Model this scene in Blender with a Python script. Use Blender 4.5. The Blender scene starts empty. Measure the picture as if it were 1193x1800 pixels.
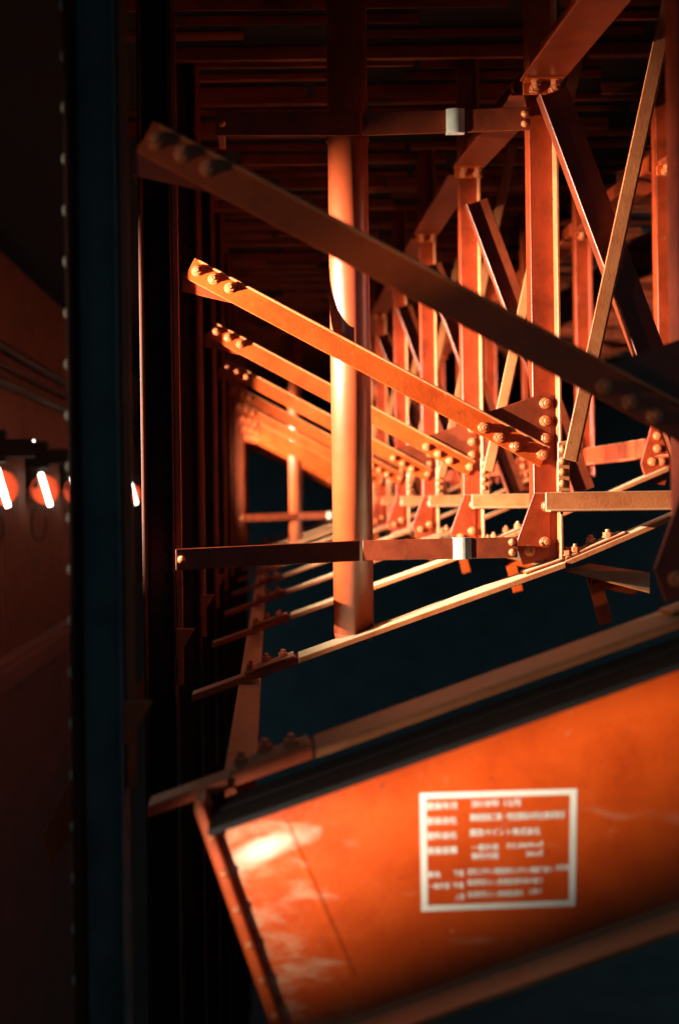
import bpy, bmesh, math, random
from mathutils import Vector, Matrix

# ------------------------------------------------------------------ camera, night sky, exposure
SC = bpy.context.scene
COL = SC.collection
FPX = 2000.0                    # focal length in pixels of the 1193 x 1800 photograph (40 mm lens)
VX, VY = 473.0, 879.0           # where the bridge's long axis vanishes
ROLL = 0.013
ZC = 8.0                        # eye height above the ground below the bridge
D1, STEP = 4.55, 1.638          # distance of the second cross frame, spacing of the frames

cd = bpy.data.cameras.new('camera')
cam = bpy.data.objects.new('camera', cd); COL.objects.link(cam)
cam.location = (0, 0, ZC)
cam.rotation_euler = (Matrix.Rotation(math.pi / 2, 3, 'X') @ Matrix.Rotation(-ROLL, 3, 'Z')).to_euler()
cd.sensor_fit = 'VERTICAL'; cd.sensor_height = 36.0; cd.lens = 40.0
cd.shift_x = (596.5 - VX) / 1800.0
cd.shift_y = -(900.0 - VY) / 1800.0
cd.clip_start = 0.05; cd.clip_end = 2000
cd.dof.use_dof = True; cd.dof.focus_distance = D1; cd.dof.aperture_fstop = 1.25
SC.camera = cam

W = bpy.data.worlds.new('World'); SC.world = W; W.use_nodes = True
bg = W.node_tree.nodes['Background']
bg.inputs[0].default_value = (0.26, 0.62, 0.80, 1); bg.inputs[1].default_value = 0.15
SC.view_settings.view_transform = 'Standard'; SC.view_settings.look = 'None'
SC.view_settings.exposure = 0.0; SC.view_settings.gamma = 1.0
SC.cycles.max_bounces = 4; SC.cycles.diffuse_bounces = 2; SC.cycles.glossy_bounces = 2
SC.cycles.sample_clamp_indirect = 2.0; SC.cycles.use_denoising = True

LAMP_W = 2900.0
FLOOD_W = 430.0
LAMP_COL = (1.0, 0.86, 0.66)

# ------------------------------------------------------------------ helpers
def P(px, py, D):
    """world point at distance D seen at pixel (px, py) of the photograph"""
    u, v = px - VX, VY - py
    c, s = math.cos(-ROLL), math.sin(-ROLL)
    return Vector(((c*u - s*v) / FPX * D, D, ZC + (s*u + c*v) / FPX * D))

def L(px, py, dy=0.0):
    """point of the second cross frame in frame coordinates (frame plane y = 0)"""
    p = P(px, py, D1 + dy)
    return Vector((p.x, dy, p.z))

def tag(o, label, cat, group=None, kind=None):
    if label: o['label'] = label
    if cat: o['category'] = cat
    if group: o['group'] = group
    if kind: o['kind'] = kind
    return o

def obj(name, me, parent=None, loc=(0, 0, 0)):
    o = bpy.data.objects.new(name, me); COL.objects.link(o)
    o.location = loc
    if parent is not None: o.parent = parent
    return o

def empty(name, loc=(0, 0, 0)):
    o = bpy.data.objects.new(name, None); COL.objects.link(o); o.location = loc
    o.empty_display_size = 0.1
    return o

def finish(bm, name, mat, bevel=0.0025, smooth=False, seg=1):
    bmesh.ops.recalc_face_normals(bm, faces=bm.faces)
    if bevel:
        es = [e for e in bm.edges if len(e.link_faces) == 2 and e.calc_face_angle(0) > 0.5]
        bmesh.ops.bevel(bm, geom=es, offset=bevel, segments=seg, profile=0.6, affect='EDGES', clamp_overlap=True)
    me = bpy.data.meshes.new(name); bm.to_mesh(me); bm.free()
    me.materials.append(mat)
    if smooth:
        for p in me.polygons: p.use_smooth = True
    return me

def bm_prism(bm, pts, vec):
    a = [bm.verts.new(p) for p in pts]
    b = [bm.verts.new(Vector(p) + vec) for p in pts]
    n = len(a)
    bm.faces.new(a); bm.faces.new(b[::-1])
    for i in range(n): bm.faces.new((a[i], b[i], b[(i+1) % n], a[(i+1) % n]))

def bm_bar(bm, prof, A, B, u):
    """profile [(a, b)] swept from A to B; a runs along u, b along w = t x u"""
    A, B = Vector(A), Vector(B); t = (B - A).normalized()
    u = Vector(u); u = (u - t * u.dot(t)).normalized(); w = t.cross(u)
    bm_prism(bm, [A + u*a + w*b for a, b in prof], B - A)

def bm_box(bm, lo, hi):
    x0, y0, z0 = lo; x1, y1, z1 = hi
    bm_prism(bm, [(x0, y0, z0), (x1, y0, z0), (x1, y1, z0), (x0, y1, z0)], Vector((0, 0, z1 - z0)))

def bm_cyl(bm, A, B, r, n=16, r2=None):
    A, B = Vector(A), Vector(B); t = (B - A).normalized()
    u = t.orthogonal().normalized(); w = t.cross(u); r2 = r if r2 is None else r2
    ra = [bm.verts.new(A + (u*math.cos(i*2*math.pi/n) + w*math.sin(i*2*math.pi/n)) * r) for i in range(n)]
    rb = [bm.verts.new(B + (u*math.cos(i*2*math.pi/n) + w*math.sin(i*2*math.pi/n)) * r2) for i in range(n)]
    bm.faces.new(ra); bm.faces.new(rb[::-1])
    for i in range(n): bm.faces.new((ra[i], rb[i], rb[(i+1) % n], ra[(i+1) % n]))

def bm_tube(bm, pts, r, n=8):
    pts = [Vector(p) for p in pts]; rings = []
    for i, p in enumerate(pts):
        t = (pts[min(i+1, len(pts)-1)] - pts[max(i-1, 0)]).normalized()
        u = t.cross(Vector((0.3, 1, 0.2))).normalized(); w = t.cross(u)
        rings.append([bm.verts.new(p + (u*math.cos(k*2*math.pi/n) + w*math.sin(k*2*math.pi/n)) * r) for k in range(n)])
    for a, b in zip(rings, rings[1:]):
        for k in range(n): bm.faces.new((a[k], b[k], b[(k+1) % n], a[(k+1) % n]))
    bm.faces.new(rings[0]); bm.faces.new(rings[-1][::-1])

LPROF = lambda a, b, t: [(0, 0), (a, 0), (a, t), (t, t), (t, b), (0, b)]      # rolled angle

# ------------------------------------------------------------------ materials
def new_mat(name):
    m = bpy.data.materials.new(name); m.use_nodes = True
    nt = m.node_tree
    return m, nt, nt.nodes['Principled BSDF']

def paint(name, col, dark, rough=0.38, dust=0.0, coat=0.0, scale=6.0, bump=0.12, spec=0.5, chips=0.0):
    """brushed-on paint over steel: mottled colour, grime blotches, fine dust on upward faces, orange-peel relief"""
    m, nt, b = new_mat(name)
    N, K = nt.nodes.new, nt.links.new
    geo = N('ShaderNodeNewGeometry')
    n1 = N('ShaderNodeTexNoise'); n1.inputs['Scale'].default_value = scale; n1.inputs['Detail'].default_value = 8
    n1.inputs['Roughness'].default_value = 0.65
    K(geo.outputs['Position'], n1.inputs['Vector'])
    cr = N('ShaderNodeValToRGB'); K(n1.outputs['Fac'], cr.inputs['Fac'])
    e = cr.color_ramp.elements
    e[0].position = 0.30; e[0].color = (*dark, 1); e[1].position = 0.56; e[1].color = (*col, 1)
    last = cr.outputs['Color']
    # grime specks
    n2 = N('ShaderNodeTexNoise'); n2.inputs['Scale'].default_value = 55; n2.inputs['Detail'].default_value = 5
    K(geo.outputs['Position'], n2.inputs['Vector'])
    r2 = N('ShaderNodeMapRange'); r2.inputs[1].default_value = 0.66; r2.inputs[2].default_value = 0.76; r2.inputs[4].default_value = 0.7
    K(n2.outputs['Fac'], r2.inputs[0])
    mx = N('ShaderNodeMix'); mx.data_type = 'RGBA'
    K(r2.outputs[0], mx.inputs[0]); K(last, mx.inputs[6]); mx.inputs[7].default_value = (0.05, 0.025, 0.015, 1)
    last = mx.outputs[2]
    if chips:
        n4 = N('ShaderNodeTexNoise'); n4.inputs['Scale'].default_value = 23; n4.inputs['Detail'].default_value = 9
        n4.inputs['Roughness'].default_value = 0.75
        K(geo.outputs['Position'], n4.inputs['Vector'])
        r4 = N('ShaderNodeMapRange'); r4.inputs[1].default_value = 0.62; r4.inputs[2].default_value = 0.70; r4.inputs[4].default_value = chips
        K(n4.outputs['Fac'], r4.inputs[0])
        m4 = N('ShaderNodeMix'); m4.data_type = 'RGBA'
        K(r4.outputs[0], m4.inputs[0]); K(last, m4.inputs[6]); m4.inputs[7].default_value = (0.60, 0.40, 0.26, 1)
        last = m4.outputs[2]
    if dust:
        sx = N('ShaderNodeSeparateXYZ'); K(geo.outputs['Normal'], sx.inputs[0])
        r3 = N('ShaderNodeMapRange'); r3.inputs[1].default_value = 0.55; r3.inputs[2].default_value = 0.9; r3.inputs[4].default_value = dust
        K(sx.outputs['Z'], r3.inputs[0])
        n3 = N('ShaderNodeTexNoise'); n3.inputs['Scale'].default_value = 14; n3.inputs['Detail'].default_value = 6
        K(geo.outputs['Position'], n3.inputs['Vector'])
        mr = N('ShaderNodeMapRange'); mr.inputs[1].default_value = 0.12; mr.inputs[2].default_value = 0.42; K(n3.outputs['Fac'], mr.inputs[0])
        mu = N('ShaderNodeMath'); mu.operation = 'MULTIPLY'; K(r3.outputs[0], mu.inputs[0]); K(mr.outputs[0], mu.inputs[1])
        m3 = N('ShaderNodeMix'); m3.data_type = 'RGBA'
        K(mu.outputs[0], m3.inputs[0]); K(last, m3.inputs[6]); m3.inputs[7].default_value = (0.50, 0.42, 0.27, 1)
        last = m3.outputs[2]
    K(last, b.inputs['Base Color'])
    rr = N('ShaderNodeMapRange'); rr.inputs[3].default_value = rough - 0.1; rr.inputs[4].default_value = rough + 0.22
    K(n1.outputs['Fac'], rr.inputs[0]); K(rr.outputs[0], b.inputs['Roughness'])
    b.inputs['Coat Weight'].default_value = coat; b.inputs['Coat Roughness'].default_value = 0.22
    b.inputs['Specular IOR Level'].default_value = spec
    if coat > .9: b.inputs['Coat IOR'].default_value = 2.3; b.inputs['Coat Roughness'].default_value = 0.36
    nb = N('ShaderNodeTexNoise'); nb.inputs['Scale'].default_value = 90; nb.inputs['Detail'].default_value = 4
    K(geo.outputs['Position'], nb.inputs['Vector'])
    bp = N('ShaderNodeBump'); bp.inputs['Strength'].default_value = bump; bp.inputs['Distance'].default_value = 0.004
    K(nb.outputs['Fac'], bp.inputs['Height']); K(bp.outputs[0], b.inputs['Normal'])
    return m

RED = paint('orange_red_paint', (0.50, 0.064, 0.003), (0.32, 0.034, 0.002), dust=1.0, chips=0.22, bump=0.2)
DEEP = paint('deep_red_paint', (0.29, 0.029, 0.003), (0.15, 0.016, 0.003), dust=1.0, chips=0.25, bump=0.22, scale=8)
BEAMRED = paint('beam_paint', (0.60, 0.070, 0.002), (0.46, 0.045, 0.002), rough=0.34, coat=0.2, scale=7, bump=0.16, dust=0.3, chips=0.14)
PIPE = paint('pipe_paint', (0.60, 0.085, 0.016), (0.50, 0.06, 0.012), rough=0.36, coat=1.0, scale=5, bump=0.04, spec=0.4)
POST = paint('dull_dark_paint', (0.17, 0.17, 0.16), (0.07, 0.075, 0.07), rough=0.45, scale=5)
SLAB = paint('dark_deck_plate', (0.02, 0.02, 0.02), (0.014, 0.014, 0.014), rough=0.8, spec=0.15, scale=3)  # even near-black tone for the deck underside
DECK = paint('deck_paint', (0.36, 0.06, 0.02), (0.12, 0.03, 0.02), rough=0.35, scale=3)
BOLT = paint('bolt_paint', (0.62, 0.17, 0.06), (0.45, 0.10, 0.03), rough=0.28, dust=0.4, scale=30)
WALL = paint('wall_paint', (0.27, 0.095, 0.05), (0.17, 0.06, 0.035), rough=0.55, scale=2.5)
GLINT = paint('pale_glint', (0.62, 0.60, 0.50), (0.45, 0.44, 0.36), rough=0.26, scale=20)  # pale colour that paints glints on the straps and near rivets
SHADE_TOP = paint('shaded_flange_top', (0.022, 0.020, 0.02), (0.012, 0.012, 0.012), rough=0.8, spec=0.1)  # near-black colour paints the shade onto the top flange
OLDRED = paint('old_dark_red_paint', (0.065, 0.018, 0.010), (0.035, 0.014, 0.010), rough=0.6, scale=9, bump=0.25, spec=0.2)
FADED_LIT = paint('faded_and_lit_paint', (0.52, 0.165, 0.058), (0.38, 0.095, 0.03), dust=0.9, chips=0.35, bump=0.2, scale=9)  # faded dusty paint; on lips and girder flange it paints in the light
SHADE_RED = paint('shaded_brown_red_paint', (0.20, 0.030, 0.008), (0.11, 0.018, 0.007), rough=0.34, scale=12, bump=0.15)  # darker red with shade painted in, for straps, gussets and falling braces
DARK = paint('black_housing', (0.03, 0.03, 0.032), (0.02, 0.02, 0.02), rough=0.5)
CONC = paint('concrete', (0.22, 0.225, 0.225), (0.16, 0.165, 0.165), rough=0.85, scale=1.5, spec=0.2)
GROUND = paint('ground_asphalt', (0.24, 0.24, 0.23), (0.16, 0.16, 0.155), rough=0.9, scale=0.7, spec=0.2)
WHITE = paint('white_lettering_paint', (0.80, 0.78, 0.72), (0.72, 0.70, 0.64), rough=0.5, scale=12)

def glow(name, col, strength):
    m, nt, b = new_mat(name)
    b.inputs['Base Color'].default_value = (*col, 1)
    b.inputs['Emission Color'].default_value = (*col, 1); b.inputs['Emission Strength'].default_value = strength
    return m
TUBE = glow('lit_tube', (1.0, 0.88, 0.70), 12.0)
LENS = glow('lit_lens', (1.0, 0.80, 0.52), 2.0)
DISH, _nt, _b = new_mat('orange_dish')
_b.inputs['Base Color'].default_value = (0.42, 0.045, 0.008, 1); _b.inputs['Roughness'].default_value = 0.6; _b.inputs['Specular IOR Level'].default_value = 0.15

# ------------------------------------------------------------------ shared fastener meshes (axis towards -y)
def bolt_mesh():
    bm = bmesh.new()
    bm_cyl(bm, (0, 0, 0), (0, -0.005, 0), 0.0225, 14)
    bm_cyl(bm, (0, -0.005, 0), (0, -0.021, 0), 0.0195, 6)
    bm_cyl(bm, (0, -0.021, 0), (0, -0.034, 0), 0.011, 10, 0.0095)
    return finish(bm, 'bolt', BOLT, 0.0012)
def rivet_mesh(r=0.016, mat=None):
    bm = bmesh.new()
    for i, (y0, r0, y1, r1) in enumerate(((0, 1, -.35, .92), (-.35, .92, -.62, .68), (-.62, .68, -.76, .3))):
        bm_cyl(bm, (0, y0*r, 0), (0, y1*r, 0), r0*r, 12, r1*r)
    return finish(bm, 'rivet', mat or BOLT, 0, smooth=True)
BOLTM, RIVETM, RIVETP, RIVET_GLINT = bolt_mesh(), rivet_mesh(), rivet_mesh(.015, OLDRED), rivet_mesh(.017, GLINT)  # the pale rivets paint glints along the near post

def bolts(parent, spots, me=BOLTM, name='bolt', rot=None):
    for i, s in enumerate(spots):
        o = obj(name, me, parent, s)
        o.rotation_euler = rot if rot else (0, (i * 1.7) % 3.0, 0)

# ------------------------------------------------------------------ the setting
bm = bmesh.new(); bm_box(bm, (-300, -300, -0.5), (300, 600, 0))
tag(obj('ground', finish(bm, 'ground', GROUND, 0)), None, None, kind='structure')

DECK_Z = ZC + 2.42
bm = bmesh.new(); bm_box(bm, (-3.4, -1.0, DECK_Z), (14, 31.0, DECK_Z + 0.25))
deck = tag(obj('deck_soffit', finish(bm, 'deck', SLAB, 0)), None, None, kind='structure')
rnd = random.Random(5)
y = 4.2; i = 0
while y < 23:
    bm = bmesh.new(); x = -1.1 + rnd.uniform(0, .6)
    while x < 5.8:
        ln = rnd.uniform(0.5, 2.2); x1 = min(x + ln, 5.9)
        h = rnd.uniform(0.03, 0.05) + (0.03 if i % 3 == 0 else 0); tl = rnd.uniform(-.012, .012)
        w = rnd.uniform(.007, .013)
        bm_prism(bm, [(x, y - w, DECK_Z - 0.002), (x, y + w, DECK_Z - 0.002), (x, y + w*.8, DECK_Z - h + tl), (x, y - w*.8, DECK_Z - h - tl)], Vector((x1 - x, 0, 0)))
        x = x1 + rnd.uniform(.02, .9 if rnd.random() < .6 else .06)
    obj('deck_rib', finish(bm, 'deck_rib', DECK, 0.002), deck)
    y += 0.21 + rnd.uniform(-.04, .04); i += 1

# pier top where the photographer stands
bm = bmesh.new(); bm_box(bm, (-3.6, -4, ZC - 2.1), (4.5, 2.0, ZC - 1.7))
bm_box(bm, (-3.2, -3.6, 0), (4.1, 1.6, ZC - 2.102))
pier = obj('concrete_pier', finish(bm, 'pier', CONC, 0.02))
tag(pier, 'concrete pier top below the orange notice beam', 'pier')
# far abutment closing the bay
bm = bmesh.new(); bm_box(bm, (-3.4, 30.0, 0), (14, 31.0, DECK_Z - 0.01))
tag(obj('abutment_wall', finish(bm, 'abutment', CONC, 0.02)), 'dim grey concrete abutment closing the far end of the bays', 'wall')

# ------------------------------------------------------------------ cross frames
def frame_meshes():
    M = {}
    def add(key, bm, mat=RED, bevel=0.0025): M[key] = finish(bm, key, mat, bevel)
    # --- left trestle post: a built-up box with a red connection angle on its right
    xl, xr = L(253, 879).x, L(306, 879).x
    bm = bmesh.new(); pr = [(xl + .0125, .055), (xr - .010, .055), (xr - .010, .0), (xr, .0), (xr, .12), (xr - .010, .12), (xr - .010, .067), (xl + .0125, .067)]
    bm_prism(bm, [(a, b, 0) for a, b in pr], Vector((0, 0, DECK_Z - .004))); add('post', bm, POST, 0.003)
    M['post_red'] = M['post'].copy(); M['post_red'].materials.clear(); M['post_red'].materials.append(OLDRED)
    bm = bmesh.new(); bm_box(bm, (xl, -.072, 0), (xl + .012, .12, DECK_Z - .004)); add('post_flange', bm, OLDRED, 0.003)
    bm = bmesh.new()
    bm_bar(bm, LPROF(0.026, 0.075, 0.008), (xr + 0.003, 0.020, ZC - .74), (xr + 0.003, 0.020, DECK_Z - 0.01), (1, 0, 0)); add('connection_angle', bm)
    M['xl'], M['xr'] = xl, xr
    # knee plates near the foot of the left post
    bm = bmesh.new(); bm_prism(bm, [L(309, 1105), L(343, 1105), L(309, 1160)], Vector((0, .010, 0))); add('knee_plate', bm)
    bm = bmesh.new(); bm_prism(bm, [L(232, 308), L(252, 308), L(252, 345)], Vector((0, .010, 0))); add('ear_plate', bm)
    bm = bmesh.new(); bm_prism(bm, [L(255, 1180, .09), L(300, 1180, .09), L(222, 1300, .09), L(215, 1262, .09)], Vector((0, .010, 0))); add('foot_brace', bm)
    # --- main diagonal angle, its leg on the upper side reaching towards the camera
    A, B = L(334, 471), L(957, 804)
    bm = bmesh.new(); t = (B - A).normalized(); up = Vector((0, 1, 0)).cross(t)
    if up.z < 0: up = -up
    W_ = 0.090; T = 0.009; R_ = 0.020
    prof = [A + up*(-W_/2), A + up*(W_/2), A + up*(W_/2) + Vector((0, -T, 0)), A + up*(-W_/2) + Vector((0, -T, 0))]
    lip = [A + up*(W_/2 - T) + Vector((0, -T - .0005, 0)), A + up*(W_/2) + Vector((0, -T - .0005, 0)), A + up*(W_/2) + Vector((0, -R_, 0)), A + up*(W_/2 - T) + Vector((0, -R_, 0))]
    # cope the projecting leg back from both ends, as in a cleated angle
    bm_prism(bm, prof, B - A); add('diagonal_brace', bm)
    bm = bmesh.new(); bm_prism(bm, [q + t*.02 for q in lip], (B - A)*.985); add('brace_lip', bm, FADED_LIT, .002)  # paler colour paints the lit upper edge of the diagonal
    M['diag_bolts_l'] = [L(346.5, 476.5, -T), L(375.4, 490.5, -T), L(404, 506.5, -T)]
    M['diag_bolts_r'] = [L(848.7, 752, -T), L(876.4, 769, -T), L(904.5, 785, -T)]
    bm = bmesh.new(); bm_prism(bm, [L(319, 483, .001), L(352, 458, .001), L(440, 512, .001), L(415, 534, .001), L(319, 512, .001)], Vector((0, .010, 0))); add('end_gusset', bm, DEEP)
    # --- right post: channel, web to the camera, lip on its right side
    x0, x1 = L(938, 800).x, L(983, 800).x
    zb, zt = L(960, 990).z, DECK_Z - 0.004
    prof = [(x0, .095), (x0, .014), (x1, .014), (x1, .095), (x1 - .010, .095), (x1 - .010, .024), (x0 + .010, .024), (x0 + .010, .095)]
    bm = bmesh.new(); bm_prism(bm, [(a, b, zb) for a, b in prof], Vector((0, 0, zt - zb))); add('right_post', bm, DEEP)
    bm = bmesh.new(); bm_box(bm, (x1 - .012, -.044, zb), (x1, .0135, zt)); add('post_lip', bm, FADED_LIT)  # highlight put into the lip by its paler colour
    bm = bmesh.new(); bm_prism(bm, [L(848, 727, .003), L(946, 694, .003), L(968, 694, .003), L(968, 806, .003), L(935, 816, .003)], Vector((0, .010, 0))); add('corner_gusset', bm, SHADE_RED)  # shade on the gusset put into its dark colour
    M['gusset_bolts'] = [L(957, 709, .001), L(957, 740, .001), L(957, 771, .001), L(952, 799, -.009)]
    bm = bmesh.new(); bm_prism(bm, [L(938, 866, .001), L(906, 956, .001), L(919, 994, .001), L(966, 981, .001), L(966, 866, .001)], Vector((0, .011, 0))); add('foot_gusset', bm, DEEP)
    M['foot_bolts'] = [L(930, 968, .001), L(957, 953, .001), L(960, 890, .001)]
    # --- connection plate and strut of the right bay
    bm = bmesh.new(); bm_prism(bm, [L(980, 778, -.056), L(1001, 773, -.056), L(1001, 864, -.056), L(980, 864, -.056)], Vector((0, .010, 0))); add('splice_plate', bm, FADED_LIT)
    M['splice_bolts'] = [L(988, 850 - 20*i, -.056) for i in range(4)]
    xC = 2.13
    zs = L(1080, 898).z
    bm = bmesh.new()
    pr = [(0, 0), (-.075, 0), (-.075, .008), (-.009, .008), (-.009, .078), (0, .078)]     # (y, z)
    bm_prism(bm, [(L(985, 879).x - .075, a - 0.052, zs + b) for a, b in pr], Vector((xC - L(985, 879).x + .08, 0, 0))); add('bay_strut', bm, FADED_LIT)
    # --- steep braces of the right bay
    def flat_angle(A, B, wl, leg, side, bm, dep=-.07, th=.008):
        t = (B - A).normalized(); n = Vector((t.z, 0, -t.x))
        if n.x < 0: n = -n
        s = n * side
        a0 = A; pr = [Vector((0, 0, 0)), s*wl, s*wl + Vector((0, th, 0)), s*th + Vector((0, th, 0)), s*th + Vector((0, 0, 0))]
        pr = [Vector((0, th, 0)), s*wl + Vector((0, th, 0)), s*wl, s*th, s*th + Vector((0, dep, 0)), Vector((0, dep, 0))]
        bm_prism(bm, [A + q for q in pr], B - A)
    bm = bmesh.new(); flat_angle(L(942, 172, -.094), L(1200, 868, -.094), .130, .07, 1, bm, -.050); add('falling_brace', bm, SHADE_RED)  # dark colour paints the shaded face of the brace
    bm = bmesh.new(); flat_angle(L(1016, 812, -.160), L(1192, -5, -.160) * 1.25 - L(1016, 812, -.160) * .25, .060, .05, -1, bm, .03); add('rising_brace', bm, FADED_LIT)
    # --- raking bottom chord with bolted splices
    C0, C1, C2, C3 = L(338, 1218), L(524, 1151), L(984, 986), L(1419, 800)
    sec = lambda dep, h: [(-dep/2, 0), (dep/2, 0), (dep/2, -h), (-dep/2, -h)]
    def chord(A, B, dep, h):
        bm = bmesh.new(); bm_prism(bm, [A + Vector((0, a, b)) for a, b in sec(dep, h)], B - A); return bm
    add('bottom_chord', chord(C1, C2, .17, .024), FADED_LIT)
    add('chord_end', chord(C0, C1 - (C1 - C0).normalized()*.006, .10, .030))
    add('outer_chord', chord(C2 + (C3 - C2).normalized()*.004, C3, .11, .024), FADED_LIT)
    bm = bmesh.new(); tt = (C1 - C0).normalized()
    bm_prism(bm, [C0 + (C1 - C0)*.50 + Vector((0, a, b)) for a, b in ((-.06, .014), (.06, .014), (.06, .002), (-.06, .002))], (C1 - C0)*.46); add('chord_splice', bm)
    M['chord_bolts'] = [C0 + (C1 - C0)*f + Vector((0, dy, .014)) for f, dy in ((.56, -.03), (.70, .03), (.86, -.03))]
    bm = bmesh.new(); ta = (C2 - C1).normalized(); tb = (C3 - C2).normalized()
    bm_prism(bm, [C2 - ta*.16 + Vector((0, a, .004 + b)) for a, b in ((-.05, 0), (.05, 0), (.05, .010), (-.05, .010))], ta*.15)
    bm_prism(bm, [C2 + tb*.008 + Vector((0, a, .004 + b)) for a, b in ((-.05, 0), (.05, 0), (.05, .010), (-.05, .010))], tb*.26); add('node_plate', bm)
    M['node_bolts'] = [C2 + tb*f + Vector((0, dy, .015)) for f, dy in ((.02, -.03), (.055, -.03), (.14, .02), (.20, -.02))]
    bm = bmesh.new(); z = C2.z - .028
    bm_prism(bm, [L(992, 1001, -.05), L(1035, 990, .09), L(1142, 1006, .09), L(1142, 1040, -.05)], Vector((0, 0, -.009))); add('lateral_gusset', bm, FADED_LIT)
    # short red hangers below the chord
    bm = bmesh.new(); bm_bar(bm, [(0, 0), (.058, 0), (.058, .008), (0, .008)], L(1026, 1002, .10), L(1052, 1100, .10), (1, 0, .26)); add('hanger', bm)
    bm = bmesh.new(); bm_bar(bm, [(0, 0), (.045, 0), (.045, .008), (0, .008)], L(1036, 1030, .09), L(1118, 1047, .09), (-.2, 0, 1)); add('hanger_tie', bm)
    # --- outer post, its foot gusset
    xo = xC
    zb3 = C3.z - .02
    bm = bmesh.new(); dx = xo - x0
    bm_prism(bm, [(a + dx, b, zb3) for a, b in prof_post(x0, x1)], Vector((0, 0, zt - zb3))); add('outer_post', bm, DEEP)
    bm = bmesh.new()
    g = [(-.11, .02), (-.04, .26), (.02, .26), (.06, .02), (.02, -.10), (-.08, -.08)]
    bm_prism(bm, [(xo + a, -.002, C3.z + b) for a, b in g], Vector((0, .010, 0))); add('outer_gusset', bm, DEEP)
    M['outer_bolts'] = [Vector((xo + a, -.002, C3.z + b)) for a, b in ((-.05, .03), (0, .03), (-.02, .10), (-.02, .17))]
    return M

def prof_post(x0, x1):
    return [(x0, .095), (x0, .014), (x1 - .012, .014), (x1 - .012, -.040), (x1, -.040), (x1, .095), (x1 - .010, .095), (x1 - .010, .024), (x0 + .010, .024), (x0 + .010, .095)]

FM = frame_meshes()
NFRAMES = 11
ORD = ['nearest cross frame, dark and out of focus, its diagonal crossing in front of the pipe',
       'sharpest cross frame, brightly lit, second from the camera',
       'third cross frame from the camera, first behind the near pipe',
       'fourth cross frame from the camera, two behind the sharpest one',
       'fifth cross frame from the camera along the bays',
       'sixth cross frame from the camera along the bays',
       'seventh cross frame from the camera, blurred, well down the bays',
       'eighth cross frame from the camera, standing at the far pipe',
       'ninth cross frame from the camera, just beyond the far pipe',
       'tenth cross frame from the camera, next to last before the far wall',
       'farthest cross frame of the row, before the far concrete wall']
for k in range(NFRAMES):
    f = empty('cross_frame', (0, D1 + (k - 1)*STEP, 0))
    tag(f, ORD[k], 'bridge frame', 'cross frames one behind another')
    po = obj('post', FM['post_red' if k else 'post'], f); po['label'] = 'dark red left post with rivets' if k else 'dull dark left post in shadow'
    ca = obj('connection_angle', FM['connection_angle'], f)
    if k >= 7: obj('post_flange', FM['post_flange'], f)
    else:
        sp = [(FM['xr'] - .028, .055, ZC + 2.3 - .1*i) for i in range(37)]
        pf = obj('post_flange', FM['post_flange'], f)
        if k: bolts(po, sp, RIVETP, 'rivet')
        if k < 1:
            bolts(pf, [(FM['xl'], y, ZC + 2.3 - .13*i) for i in range(28) for y in (-.03,)], RIVET_GLINT, 'rivet', (0, 0, -math.pi/2))
    obj('knee_plate', FM['knee_plate'], f); obj('ear_plate', FM['ear_plate'], f); obj('foot_brace', FM['foot_brace'], f)
    d = obj('diagonal_brace', FM['diagonal_brace'], f); obj('brace_lip', FM['brace_lip'], d)
    if k < 9: bolts(d, FM['diag_bolts_l'] + FM['diag_bolts_r'])
    obj('end_gusset', FM['end_gusset'], f)
    obj('right_post', FM['right_post'], f); obj('post_lip', FM['post_lip'], f)
    g = obj('corner_gusset', FM['corner_gusset'], f)
    if k < 8: bolts(g, FM['gusset_bolts'])
    g = obj('foot_gusset', FM['foot_gusset'], f)
    if k < 8: bolts(g, FM['foot_bolts'])
    g = obj('splice_plate', FM['splice_plate'], f)
    if k < 5: bolts(g, FM['splice_bolts'], RIVETM, 'rivet')
    for nm in ('bay_strut', 'falling_brace', 'rising_brace', 'bottom_chord', 'lateral_gusset', 'hanger', 'hanger_tie', 'outer_post', 'outer_chord'):
        obj(nm, FM[nm], f)
    c = obj('chord_end', FM['chord_end'], f)
    s = obj('chord_splice', FM['chord_splice'], f)
    if k < 6: bolts(s, FM['chord_bolts'], rot=(-math.pi/2, 0, 0))
    s = obj('node_plate', FM['node_plate'], f)
    if k < 6: bolts(s, FM['node_bolts'], rot=(-math.pi/2, 0, 0))
    g = obj('outer_gusset', FM['outer_gusset'], f)
    if k < 6: bolts(g, FM['outer_bolts'])

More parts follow.
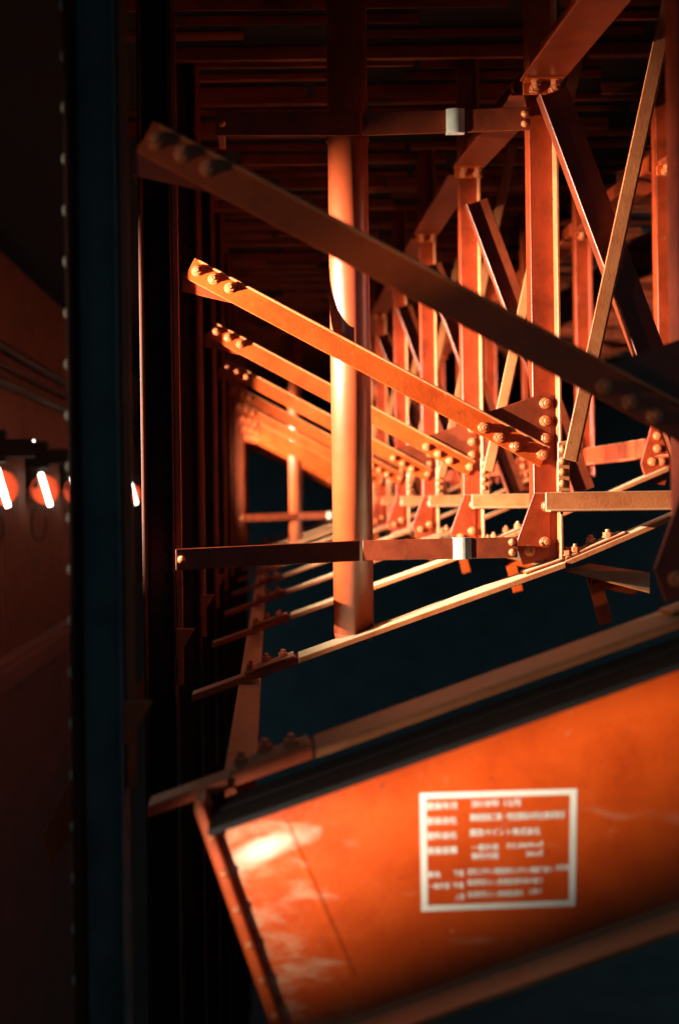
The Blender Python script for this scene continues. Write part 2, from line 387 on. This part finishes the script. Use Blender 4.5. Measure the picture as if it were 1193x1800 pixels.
# ------------------------------------------------------------------ longitudinal beams between the frames
ZTOP = [1.545, 1.640, 1.775, 1.80, 1.80] + [1.80]*10
def edge_beam(k, xc, lab, dz=0.0):
    y0 = D1 + (k - 1)*STEP + .10; y1 = D1 + k*STEP - .055
    A = Vector((xc, y0, ZC + ZTOP[k] + dz)); B = Vector((xc, y1, ZC + ZTOP[k+1] + dz))
    e = empty('edge_beam', (xc, y0, A.z)); tag(e, lab, 'beam', 'edge beams between the frames')
    o = Vector(e.location)
    bm = bmesh.new()
    pr = [(-.085, 0), (.085, 0), (.085, .012), (.006, .012), (.006, .15), (-.006, .15), (-.006, .012), (-.085, .012)]
    bm_prism(bm, [A - o + Vector((a, 0, b)) for a, b in pr], B - A)
    obj('flanged_web', finish(bm, 'flanged_web', DEEP), e)
    bm = bmesh.new()
    q = B - o
    bm_box(bm, (q.x - .075, q.y - .012, q.z - .055), (q.x + .075, q.y - .002, q.z - .003))
    bm_box(bm, (q.x - .075, q.y - .07, q.z - .012), (q.x + .075, q.y - .0125, q.z - .003))
    br = obj('end_cleat', finish(bm, 'end_cleat', RED), e)
    if k < 5:
        bolts(br, [(q.x + a, q.y - .012, q.z - .035) for a in (-.03, .045)])
        bolts(br, [(q.x + a, q.y - .042, q.z - .012) for a in (-.03, .045)], rot=(math.pi/2, 0, 0))
names = ['first', 'second', 'third', 'fourth', 'fifth', 'sixth', 'seventh', 'eighth']
for k in range(8):
    edge_beam(k, 1.095, '%s orange edge beam above the middle posts, counted from the camera' % names[k])
    edge_beam(k, 2.18, '%s edge beam above the outer right posts, counted from the camera' % names[k])

zC3 = L(1419, 800).z
for k in range(1, 7):
    y0 = D1 + (k - 1)*STEP + .10; y1 = D1 + k*STEP - .06
    bm = bmesh.new(); bm_box(bm, (2.14, y0, zC3 + .06), (2.152, y1, zC3 + .17)); bm_box(bm, (2.075, y0, zC3 + .048), (2.152, y1, zC3 + .0595))
    tag(obj('sill_beam', finish(bm, 'sill_beam', DEEP)), '%s dark red angle sill at the foot of the outer right posts, counted from the sharp frame' % names[k - 1], 'beam', 'sills of the outer posts')

# low stringer that carries the left ends of the chords
p0 = L(420, 1190)
bm = bmesh.new()
bm_box(bm, (p0.x, 3.05, p0.z - .10), (p0.x + .085, 22.5, p0.z - .032 + .012))
bm_box(bm, (p0.x + .036, 3.05, p0.z - .24), (p0.x + .048, 22.5, p0.z - .102))
st = obj('stringer', finish(bm, 'stringer', RED))
tag(st, 'low red stringer running away under the left ends of the bottom chords', 'beam')

# ------------------------------------------------------------------ pipes and their straps
def pipe(cx, cy, label):
    e = empty('drain_pipe', (cx, cy, 0)); tag(e, label, 'pipe', 'drain pipes')
    bm = bmesh.new(); bm_cyl(bm, (0, 0, ZC - .545), (0, 0, DECK_Z - .005), .0815, 48)
    me = finish(bm, 'pipe_barrel', PIPE, 0)
    for p in me.polygons: p.use_smooth = len(p.vertices) == 4
    obj('pipe_barrel', me, e)
    bm = bmesh.new(); bm_cyl(bm, (0, 0, ZC - .575), (0, 0, ZC - .5455), .074, 32, .0815)
    obj('pipe_shoe', finish(bm, 'pipe_shoe', PIPE, 0.002), e)
    return e
YPIPE = D1 + .0865
XP = (619 - VX)/FPX*YPIPE
pipe(XP, YPIPE, 'near orange pipe with a glaring white streak down its left side')
pipe(XP, YPIPE + 6*STEP, 'far blurred pipe, bright, seen small beneath the receding diagonals')

def strap(dy, lower, label):
    """flat bar in three lengths clamped round the pipe"""
    if lower: pts = [(309, 984), (632, 968), (812, 964), (909, 962)]; h = .041
    else:     pts = [(380, 217), (632, 218), (800, 213), (931, 208)]; h = .046
    q = [L(a, b, dd) for (a, b), dd in zip(pts, (-.205, -.008, -.036, -.050))]
    c = q[0]; e = empty('pipe_strap', (c.x, D1 + dy, c.z)); tag(e, label, 'strap', 'flat straps holding the pipes')
    o = Vector((c.x, 0, c.z))
    def seg(A, B, t=.008, hh=h, out=0.0):
        A = A - o; B = B - o; bm = bmesh.new()
        v = [Vector((0, -out, -hh)), Vector((0, -out, hh)), Vector((0, t, hh)), Vector((0, t, -hh))]
        bm_prism(bm, [A + w for w in v], B - A)
        return bm
    obj('bar', finish(seg(q[0], q[1]), 'bar', SHADE_RED, .002), e)
    gap = Vector((.012, 0, 0))
    obj('bar', finish(seg(q[1] + gap, q[3]), 'bar', SHADE_RED, .002), e)
    s1 = q[0] - o
    bm = bmesh.new(); bm_box(bm, (s1.x + .004, s1.y + .012, s1.z - h*.8), (s1.x + .030, -.002, s1.z + h*.8))
    obj('standoff', finish(bm, 'standoff', SHADE_RED, .002), e)
    # half-round clamp behind, round the pipe
    bm = bmesh.new(); cx = XP - o.x; cy = .0865; zz = (q[1].z - o.z)
    ring = []
    for i in range(19):
        a = math.pi * i/18
        ring.append((math.cos(a), math.sin(a)))
    for (r0, r1) in ((.0825, .089),):
        pts2 = [(cx + r0*c_, cy + r0*s_) for c_, s_ in ring] + [(cx + r1*c_, cy + r1*s_) for c_, s_ in ring[::-1]]
        bm_prism(bm, [(a, b, zz - h*.8) for a, b in pts2], Vector((0, 0, h*1.6)))
    obj('half_clamp', finish(bm, 'half_clamp', RED, 0), e)
    # added pale band, slightly bowed, painting a glint on the right length
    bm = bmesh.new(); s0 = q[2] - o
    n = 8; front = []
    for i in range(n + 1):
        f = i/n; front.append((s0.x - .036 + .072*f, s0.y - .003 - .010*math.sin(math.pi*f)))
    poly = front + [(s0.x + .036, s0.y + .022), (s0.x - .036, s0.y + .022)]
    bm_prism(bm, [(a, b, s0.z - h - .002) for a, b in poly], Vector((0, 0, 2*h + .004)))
    me = finish(bm, 'glint_band', GLINT, 0)
    sl = obj('glint_band', me, e); sl['label'] = 'pale band painted as a glint'
    bolts(e, [q[0] - o + Vector((.022, 0, 0)), q[3] - o + Vector((-.02, .004, .02)), q[3] - o + Vector((-.02, .004, -.02))], RIVETM, 'rivet')
    return e
strap(0, True, 'lower flat strap crossing the near pipe, with a painted glint band')
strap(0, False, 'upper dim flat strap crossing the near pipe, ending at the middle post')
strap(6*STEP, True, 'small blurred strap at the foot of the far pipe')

# ------------------------------------------------------------------ the inclined orange beam with the painted notice
DB = 2.75
def PB(px, py, D=DB): return P(px, py, D)
ang = math.atan2(PB(1193, 1590).z - PB(600, 1800).z, PB(1193, 1590).x - PB(600, 1800).x)
ta = Vector((math.cos(ang), 0, math.sin(ang))); na = Vector((-math.sin(ang), 0, math.cos(ang)))
org = PB(490, 1800)                                   # foot of the left end
jb = PB(600, 1800); o_b = jb - ta * ((jb - org).dot(ta))   # on the web/bottom flange line
tf = P(400, 1460, DB - .13)                           # top flange front edge
H = (tf - o_b).dot(na)
LEN = 2.6
beam = empty('notice_beam', o_b); tag(beam, 'inclined bright orange girder in the foreground with a white painted notice', 'girder')
def bp_box(lo, hi, bm):
    x0, y0, z0 = lo; x1, y1, z1 = hi
    c = [ta*x0 + na*z0, ta*x1 + na*z0, ta*x1 + na*z1, ta*x0 + na*z1]
    bm_prism(bm, [p + Vector((0, y0, 0)) for p in c], Vector((0, y1 - y0, 0)))

def web_mat():
    """orange gloss paint with pale smears of dust and scuffs, heaviest by the bolted end, and a painted patch of glare"""
    m = BEAMRED.copy(); m.name = 'notice_web_paint'; nt = m.node_tree; b = nt.nodes['Principled BSDF']
    N, K = nt.nodes.new, nt.links.new
    src = b.inputs['Base Color'].links[0].from_socket
    tc = N('ShaderNodeTexCoord')
    mp = N('ShaderNodeMapping'); mp.inputs['Rotation'].default_value = (0, ang + .25, 0); mp.inputs['Scale'].default_value = (5, 1, 15)
    K(tc.outputs['Object'], mp.inputs[0])
    n = N('ShaderNodeTexNoise'); n.inputs['Scale'].default_value = 1.3; n.inputs['Detail'].default_value = 9; n.inputs['Roughness'].default_value = .72; n.inputs['Distortion'].default_value = .35
    K(mp.outputs[0], n.inputs['Vector'])
    sx = N('ShaderNodeSeparateXYZ'); K(tc.outputs['Object'], sx.inputs[0])
    # distance along the beam from the bolted end
    d1 = N('ShaderNodeMath'); d1.operation = 'MULTIPLY'; d1.inputs[1].default_value = math.cos(ang); K(sx.outputs['X'], d1.inputs[0])
    d2 = N('ShaderNodeMath'); d2.operation = 'MULTIPLY_ADD'; d2.inputs[1].default_value = math.sin(ang); K(sx.outputs['Z'], d2.inputs[0]); K(d1.outputs[0], d2.inputs[2])
    th = N('ShaderNodeMapRange'); th.inputs[1].default_value = .02; th.inputs[2].default_value = .30; th.inputs[3].default_value = .40; th.inputs[4].default_value = .63
    K(d2.outputs[0], th.inputs[0])
    sb = N('ShaderNodeMath'); sb.operation = 'SUBTRACT'; K(n.outputs['Fac'], sb.inputs[0]); K(th.outputs[0], sb.inputs[1])
    mr = N('ShaderNodeMapRange'); mr.inputs[1].default_value = 0; mr.inputs[2].default_value = .26; mr.inputs[4].default_value = .75; K(sb.outputs[0], mr.inputs[0])
    # thin curved wipe marks
    n2 = N('ShaderNodeTexWave'); n2.wave_type = 'RINGS'; n2.inputs['Scale'].default_value = .9; n2.inputs['Distortion'].default_value = 9; n2.inputs['Detail'].default_value = 3; n2.inputs['Detail Scale'].default_value = 1.2
    K(tc.outputs['Object'], n2.inputs['Vector'])
    m2 = N('ShaderNodeMapRange'); m2.inputs[1].default_value = .985; m2.inputs[2].default_value = 1.0; m2.inputs[4].default_value = .16; K(n2.outputs['Fac'], m2.inputs[0])
    n3 = N('ShaderNodeTexNoise'); n3.inputs['Scale'].default_value = 7; K(tc.outputs['Object'], n3.inputs['Vector'])
    m3 = N('ShaderNodeMapRange'); m3.inputs[1].default_value = .5; m3.inputs[2].default_value = .66; K(n3.outputs['Fac'], m3.inputs[0])
    mu = N('ShaderNodeMath'); mu.operation = 'MULTIPLY'; K(m2.outputs[0], mu.inputs[0]); K(m3.outputs[0], mu.inputs[1])
    # specks
    vo = N('ShaderNodeTexVoronoi'); vo.inputs['Scale'].default_value = 17; K(tc.outputs['Object'], vo.inputs['Vector'])
    m4 = N('ShaderNodeMapRange'); m4.inputs[1].default_value = .11; m4.inputs[2].default_value = .03; m4.inputs[4].default_value = .6; K(vo.outputs['Distance'], m4.inputs[0])
    mu4 = N('ShaderNodeMath'); mu4.operation = 'MULTIPLY'; K(m4.outputs[0], mu4.inputs[0]); K(m3.outputs[0], mu4.inputs[1])
    # cobweb-like scuff lines near the bolted end
    n5 = N('ShaderNodeTexNoise'); n5.inputs['Scale'].default_value = 7; n5.inputs['Detail'].default_value = 7; n5.inputs['Distortion'].default_value = .3
    K(tc.outputs['Object'], n5.inputs['Vector'])
    s5 = N('ShaderNodeMath'); s5.operation = 'SUBTRACT'; s5.inputs[1].default_value = .5; K(n5.outputs['Fac'], s5.inputs[0])
    b5 = N('ShaderNodeMath'); b5.operation = 'ABSOLUTE'; K(s5.outputs[0], b5.inputs[0])
    r5 = N('ShaderNodeMapRange'); r5.inputs[1].default_value = .016; r5.inputs[2].default_value = .003; r5.inputs[4].default_value = .06; K(b5.outputs[0], r5.inputs[0])
    e5 = N('ShaderNodeMapRange'); e5.inputs[1].default_value = .30; e5.inputs[2].default_value = .04; K(d2.outputs[0], e5.inputs[0])
    u5 = N('ShaderNodeMath'); u5.operation = 'MULTIPLY'; K(r5.outputs[0], u5.inputs[0]); K(e5.outputs[0], u5.inputs[1])
    a0 = N('ShaderNodeMath'); a0.operation = 'MAXIMUM'; K(mr.outputs[0], a0.inputs[0]); K(u5.outputs[0], a0.inputs[1])
    a1 = N('ShaderNodeMath'); a1.operation = 'MAXIMUM'; K(a0.outputs[0], a1.inputs[0]); K(mu.outputs[0], a1.inputs[1])
    a2 = N('ShaderNodeMath'); a2.operation = 'MAXIMUM'; K(a1.outputs[0], a2.inputs[0]); K(mu4.outputs[0], a2.inputs[1])
    mx = N('ShaderNodeMix'); mx.data_type = 'RGBA'; K(a2.outputs[0], mx.inputs[0]); K(src, mx.inputs[6]); mx.inputs[7].default_value = (.70, .48, .30, 1)
    # white glare painted as a pale patch by the upper corner
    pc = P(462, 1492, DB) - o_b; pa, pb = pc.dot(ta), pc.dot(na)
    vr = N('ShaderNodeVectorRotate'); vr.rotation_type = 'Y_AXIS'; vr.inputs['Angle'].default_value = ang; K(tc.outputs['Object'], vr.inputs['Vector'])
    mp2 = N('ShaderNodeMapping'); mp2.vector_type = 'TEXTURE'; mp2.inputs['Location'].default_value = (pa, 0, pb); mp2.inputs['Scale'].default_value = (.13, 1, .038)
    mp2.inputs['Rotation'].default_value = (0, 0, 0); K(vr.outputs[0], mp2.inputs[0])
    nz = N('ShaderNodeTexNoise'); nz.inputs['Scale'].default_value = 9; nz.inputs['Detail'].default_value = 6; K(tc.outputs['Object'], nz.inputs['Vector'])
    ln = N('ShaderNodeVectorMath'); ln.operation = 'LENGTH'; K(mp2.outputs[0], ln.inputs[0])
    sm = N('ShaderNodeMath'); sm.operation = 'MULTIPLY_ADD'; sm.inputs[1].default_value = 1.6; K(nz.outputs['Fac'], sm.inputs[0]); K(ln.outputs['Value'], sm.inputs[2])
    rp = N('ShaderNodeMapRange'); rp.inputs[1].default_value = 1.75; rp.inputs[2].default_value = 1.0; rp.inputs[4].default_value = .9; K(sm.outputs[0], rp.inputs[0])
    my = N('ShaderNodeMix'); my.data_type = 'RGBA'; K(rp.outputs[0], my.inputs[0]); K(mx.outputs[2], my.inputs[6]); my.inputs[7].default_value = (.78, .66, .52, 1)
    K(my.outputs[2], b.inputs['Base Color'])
    return m
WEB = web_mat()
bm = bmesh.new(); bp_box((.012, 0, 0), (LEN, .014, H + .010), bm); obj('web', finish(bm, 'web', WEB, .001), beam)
bm = bmesh.new(); bp_box((.012, -.13, H), (LEN, -.0005, H + .016), bm); bp_box((.012, .0145, H), (LEN, .12, H + .016), bm)
obj('top_flange', finish(bm, 'top_flange', SHADE_TOP, .003), beam)
bm = bmesh.new(); bp_box((.012, -.115, -.016), (LEN, .12, -.0005), bm); obj('bottom_flange', finish(bm, 'bottom_flange', FADED_LIT, .003), beam)  # paler colour stands for light falling on the lower flange
bm = bmesh.new(); bm_prism(bm, [ta*.012 + na*a + Vector((0, b, 0)) for a, b in ((.0002, -.0005), (.012, -.0005), (.0002, -.0125))], ta*(LEN - .012)); obj('weld_bead', finish(bm, 'weld_bead', RED, .002), beam)
bm = bmesh.new(); bp_box((-.014, -.045, -.05), (.011, .12, H + .055), bm); ep = obj('end_plate', finish(bm, 'end_plate', RED, .003), beam)
# worn weld seam across the web
bm = bmesh.new(); c0 = ta*.205 + na*.10; c1 = ta*.175 + na*(H - .06)
bm_prism(bm, [c0 + ta*a + Vector((0, b, 0)) for a, b in ((-.012, -.0004), (-.006, -.004), (.002, -.005), (.009, -.003), (.013, -.0004))], c1 - c0)
obj('weld_seam', finish(bm, 'weld_seam', WEB, .001), beam)
bolts(ep, [ta*(.003) + na*(.0 + .09*i) + Vector((0, -.045, 0)) for i in range(8)], rivet_mesh(.011), 'rivet')

# painted notice (flat lettering a hair in front of the web)
YP = -.0016
ul = PB(737, 1394); ur = PB(1013, 1386); lr = PB(1010, 1592); ll = PB(740, 1602)
def bl(u, v):       # notice coordinates, u right, v down, both 0..1
    a = ul.lerp(ur, u); b = ll.lerp(lr, u); return a.lerp(b, v)
def quad(bm, pts):
    bm_prism(bm, [Vector((p.x, DB + YP, p.z)) - o_b for p in pts], Vector((0, .0008, 0)))
bm = bmesh.new(); tx, ty = .042, .050
quad(bm, [bl(0, 0), bl(1, 0), bl(1, ty), bl(0, ty)]); quad(bm, [bl(0, 1-ty), bl(1, 1-ty), bl(1, 1), bl(0, 1)])
quad(bm, [bl(0, ty+.0005), bl(tx, ty+.0005), bl(tx, 1-ty-.0005), bl(0, 1-ty-.0005)]); quad(bm, [bl(1-tx, ty+.0005), bl(1, ty+.0005), bl(1, 1-ty-.0005), bl(1-tx, 1-ty-.0005)])
nb_ = obj('notice_border', finish(bm, 'notice_border', WHITE, 0), beam); nb_['label'] = 'white painted rectangle'
tilt = math.atan2(ur.z - ul.z, ur.x - ul.x)
sign_w = (ur - ul).length; sign_h = (ll - ul).length
def lettering(txt, u0, u1, v, hv, bold=.022):
    c = bpy.data.curves.new('lettering', 'FONT'); c.body = txt; c.size = 1.0
    t = bpy.data.objects.new('lettering_source', c); COL.objects.link(t)
    dg = bpy.context.evaluated_depsgraph_get(); dg.update()
    me = bpy.data.meshes.new_from_object(t.evaluated_get(dg))
    bpy.data.objects.remove(t); bpy.data.curves.remove(c)
    xs = [q.co.x for q in me.vertices]; ys = [q.co.y for q in me.vertices]
    x0, x1, y0, y1 = min(xs), max(xs), min(ys), max(ys)
    sx = (u1 - u0)*sign_w/(x1 - x0); sz = hv*sign_h/(y1 - y0)
    b0 = bl(u0, v + hv/2) - o_b
    R = Vector((math.cos(tilt), 0, math.sin(tilt))); U = Vector((-math.sin(tilt), 0, math.cos(tilt)))
    vs, fs, base = [], [], [(q.co.x, q.co.y) for q in me.vertices]
    polys = [tuple(p.vertices) for p in me.polygons]
    for j, (ox, oy) in enumerate(((-bold, -bold), (bold, -bold), (bold, bold), (-bold, bold))):
        k0 = len(vs)
        for (x, y) in base:
            p = b0 + R*((x + ox - x0)*sx) + U*((y + oy - y0)*sz); vs.append((p.x, YP - .0001*j, p.z))
        fs += [tuple(i + k0 for i in f) for f in polys]
    bpy.data.meshes.remove(me); me = bpy.data.meshes.new('lettering'); me.from_pydata(vs, [], fs)
    me.materials.append(WHITE)
    obj('lettering', me, beam)
def vpx(y): return (y - 1394)/207.0
def upx(x): return (x - 738)/274.0
rows = [('塗装年月', 750, 802, 1417, 13), ('2018年 12月', 828, 913, 1415, 13),
        ('塗装会社', 750, 802, 1443, 13), ('建設塗装工業・特定建設共同企業体東京', 826, 991, 1439, 13),
        ('塗料会社', 750, 802, 1469, 13), ('関西ペイント株式会社', 826, 948, 1466, 13),
        ('塗装面積', 750, 802, 1495, 13), ('一般外面', 828, 875, 1492, 11), ('22,069㎡', 889, 953, 1490, 11),
        ('箱桁内面', 828, 875, 1507, 11), ('36㎡', 924, 953, 1505, 11),
        ('素地', 750, 772, 1537, 11), ('下塗', 796, 814, 1536, 11), ('変性エポキシ樹脂塗料エポキシ樹脂下塗り', 821, 968, 1534, 11), ('2回塗', 976, 1000, 1532, 10),
        ('一般外面', 752, 788, 1557, 11), ('中塗', 796, 814, 1557, 11), ('弱溶剤形ふっ素樹脂塗料用中塗り', 821, 951, 1553, 11),
        ('上塗', 798, 815, 1577, 11), ('弱溶剤形ふっ素樹脂塗料', 821, 918, 1574, 11), ('上塗り', 928, 951, 1572, 10)]
for txt, xa, xb, yc, hh in rows:
    lettering(txt, upx(xa), upx(xb), vpx(yc), hh/207.0)

# ------------------------------------------------------------------ left wall, ledge, conduits
XW = -2.38
wall = empty('clad_wall', (XW, 1.1, ZC - 1.35)); tag(wall, 'brown ribbed cladding wall behind the dark left post', 'wall')
bm = bmesh.new()
n = 5; pw = .90
prof = []
for i in range(n):
    a = i*pw/n; prof += [(0, a), (0, a + .08), (.022, a + .10), (.022, a + .16)]
prof += [(0, pw - .006), (-.02, pw - .006), (-.02, 0)]
bm_prism(bm, [(x, y, 0) for x, y in prof], Vector((0, 0, 3.6)))
PANEL = finish(bm, 'wall_panel', WALL, .002)
for i in range(23): obj('wall_panel', PANEL, wall, (0, .9*i, 0))
bm = bmesh.new(); bm_box(bm, (XW - .3, 2, ZC - 1.50), (XW + .12, 22.8, ZC - 1.352))
bm_box(bm, (XW + .10, 2, ZC - 1.62), (XW + .13, 22.8, ZC - 1.42))
bm_box(bm, (XW - .3, 2, 0), (XW - .05, 22.8, ZC - 1.502))
tag(obj('ledge_beam', finish(bm, 'ledge_beam', WALL, .005)), 'red brown ledge along the foot of the cladding wall', 'ledge')
for i, (dz, r) in enumerate(((1.36, .045), (1.20, .03), (1.06, .04))):
    bm = bmesh.new(); bm_cyl(bm, (XW + .09, 2.2, ZC + dz), (XW + .09, 22.5, ZC + dz), r, 12)
    me = finish(bm, 'conduit', DARK, 0, smooth=True)
    tag(obj('conduit', me), ('uppermost', 'middle thin', 'lowest')[i] + ' dark conduit running along the cladding wall', 'conduit', 'conduits on the wall')

# ------------------------------------------------------------------ wall lamps: hooded dish with a slanted lit tube
XL = -2.18; LZ = ZC + .13
def lamp_meshes():
    M = {}
    bm = bmesh.new(); bm_box(bm, (XW + .025 - XL, -.065, .20), (.05, .065, .47)); M['housing'] = finish(bm, 'housing', DARK, .008)
    bm = bmesh.new(); bm_box(bm, (XW + .022 - XL, -.02, .02), (-.06, .02, .20)); M['bracket'] = finish(bm, 'bracket', DARK, .003)
    # dish opening to the right and towards the camera
    ax = Vector((.45, -.9, 0)).normalized(); u = Vector((0, 0, 1)); w = ax.cross(u)
    bm = bmesh.new(); rings = []
    for r, d in ((.02, .08), (.08, .065), (.12, .035), (.14, .0), (.145, .0), (.125, .042), (.08, .075), (.02, .092)):
        rings.append([bm.verts.new(-ax*d + (u*math.cos(i*2*math.pi/24) + w*math.sin(i*2*math.pi/24))*r) for i in range(24)])
    for a, b in zip(rings, rings[1:]):
        for i in range(24): bm.faces.new((a[i], b[i], b[(i+1) % 24], a[(i+1) % 24]))
    bm.faces.new(rings[0]); bm.faces.new(rings[-1])
    M['dish'] = finish(bm, 'dish', DISH, 0, smooth=True)
    bm = bmesh.new(); bm_cyl(bm, ax*.02 + Vector((-.045, -.0, .16)), ax*.02 + Vector((.045, 0, -.16)), .022, 14); M['tube'] = finish(bm, 'tube', TUBE, .004)
    bm = bmesh.new()
    pts = [Vector((-.06 + .07*math.cos(a), -.03, -.33 + .17*math.sin(a))) for a in [math.pi*.62 + i*math.pi*2*.88/20 for i in range(21)]]
    pts = [Vector((-.05, 0, -.15))] + pts
    bm_tube(bm, pts, .007, 6); M['cable'] = finish(bm, 'cable', DARK, 0, smooth=True)
    # half-round hood, and a lower plate added to cut the beam
    for nm, z in (('hood', .325 + .056), ('low_cutoff', .325 - .076)):
        bm = bmesh.new()
        pts = [(.054, -.10), (.054, .19)] + [(.07 + .20*math.cos(a), .20*math.sin(a)) for a in [math.radians(80 - 15*i) for i in range(11)]]
        bm_prism(bm, [(a, b, z) for a, b in pts], Vector((0, 0, .005))); M[nm] = finish(bm, nm, DARK, 0)
    bm = bmesh.new(); bm_box(bm, (.052, -.205, .325 - .0805), (.30, -.201, .325 + .0605)); M['side_cutoff'] = finish(bm, 'side_cutoff', DARK, 0)  # side plate added to hide the bright hood and block light
    bm = bmesh.new(); bm_cyl(bm, (.0505, 0, .325), (.056, 0, .325), .05, 18); M['lens'] = finish(bm, 'lens', LENS, 0)
    return M
LMM = lamp_meshes()
LDESC = ['out of view nearest the camera', 'out of view, second', 'out of view, third', 'at the left edge of the picture', 'next right of the one at the left edge',
         'just left of the dark post', 'hidden behind the dark post', 'in the slit right of the dark post', 'farther in the slit right of the dark post', 'last before the far wall']
for i in range(-1, 9):
    yy = 3.93 + 1.79*i
    e = empty('wall_lamp', (XL, yy, LZ)); tag(e, 'hooded wall lamp with slanted lit tube, ' + (LDESC[i] if i >= 0 else 'added dim fill abreast of the nearest frame'), 'lamp', 'lamps along the cladding wall')
    for nm in ('housing', 'bracket', 'dish', 'tube', 'cable', 'hood', 'low_cutoff', 'side_cutoff', 'lens'): obj(nm, LMM[nm], e)
    if i > 6: continue
    ld = bpy.data.lights.new('lamp_beam', 'SPOT'); ld.energy = LAMP_W * (1 if i >= 0 else .013); ld.color = LAMP_COL  # foremost lamp is an added weak fill for the near frame
    ld.spot_size = math.radians(68); ld.spot_blend = .6; ld.shadow_soft_size = .020
    lo = bpy.data.objects.new('lamp_beam', ld); COL.objects.link(lo); lo.parent = e; lo.location = (.085, 0, .325)
    aim = Vector((math.cos(math.radians(14)), math.sin(math.radians(14)), -.03))
    lo.rotation_euler = aim.to_track_quat('-Z', 'Y').to_euler()

# ------------------------------------------------------------------ flood lamp on the pier, out of view, lighting the notice beam
fx, fy, fz = -.84, 1.25, ZC - .80
e = empty('flood_lamp', (fx, fy, ZC - 1.70)); tag(e, 'unseen flood lamp on a short stand lighting the orange girder', 'lamp')
bm = bmesh.new(); bm_cyl(bm, (0, 0, .02), (0, 0, fz - ZC + 1.70 - .10), .02, 12); bm_cyl(bm, (0, 0, 0), (0, 0, .02), .15, 20); obj('stand', finish(bm, 'stand', DARK, .002), e)
F = Vector((fx, fy, fz)); aim = (P(760, 1380, DB) - F).normalized()
hz = Vector((0, 0, fz - ZC + 1.70))
bm = bmesh.new(); bm_cyl(bm, hz - aim*.16, hz - aim*.035, .06, 20, .09); obj('head', finish(bm, 'head', DARK, .004), e)
bm = bmesh.new(); bm_cyl(bm, hz - aim*.0345, hz - aim*.028, .08, 20); obj('lens', finish(bm, 'lens', LENS, 0), e)
# unseen plates added to trim the beam, edges parallel to the girder
for (px, py, sgn, far) in ((900, 1490, -1, .20), (900, 1262, 1, .42)):
    d = (P(px, py, DB) - F).normalized(); side = (na - d*na.dot(d)).normalized() * sgn
    bm = bmesh.new(); c = hz + d*far
    bm_prism(bm, [c - ta*.55, c + ta*.15, c + ta*.15 + side*.22, c - ta*.55 + side*.22], d*.003)
    obj('light_flag', finish(bm, 'light_flag', DARK, 0), e)
d = (P(352, 1500, DB) - F).normalized(); side = -(ta - d*ta.dot(d)).normalized(); c = hz + d*.23
bm = bmesh.new(); bm_prism(bm, [c - na*.4, c + na*.4, c + na*.4 + side*.4, c - na*.4 + side*.4], d*.003); obj('light_flag', finish(bm, 'light_flag', DARK, 0), e)  # third added plate, trims the beam at the left end
ld = bpy.data.lights.new('flood_beam', 'SPOT'); ld.energy = FLOOD_W; ld.color = LAMP_COL
ld.spot_size = math.radians(75); ld.spot_blend = 1.0; ld.shadow_soft_size = .024
lo = bpy.data.objects.new('flood_beam', ld); COL.objects.link(lo); lo.parent = e; lo.location = hz
lo.rotation_euler = aim.to_track_quat('-Z', 'Y').to_euler()
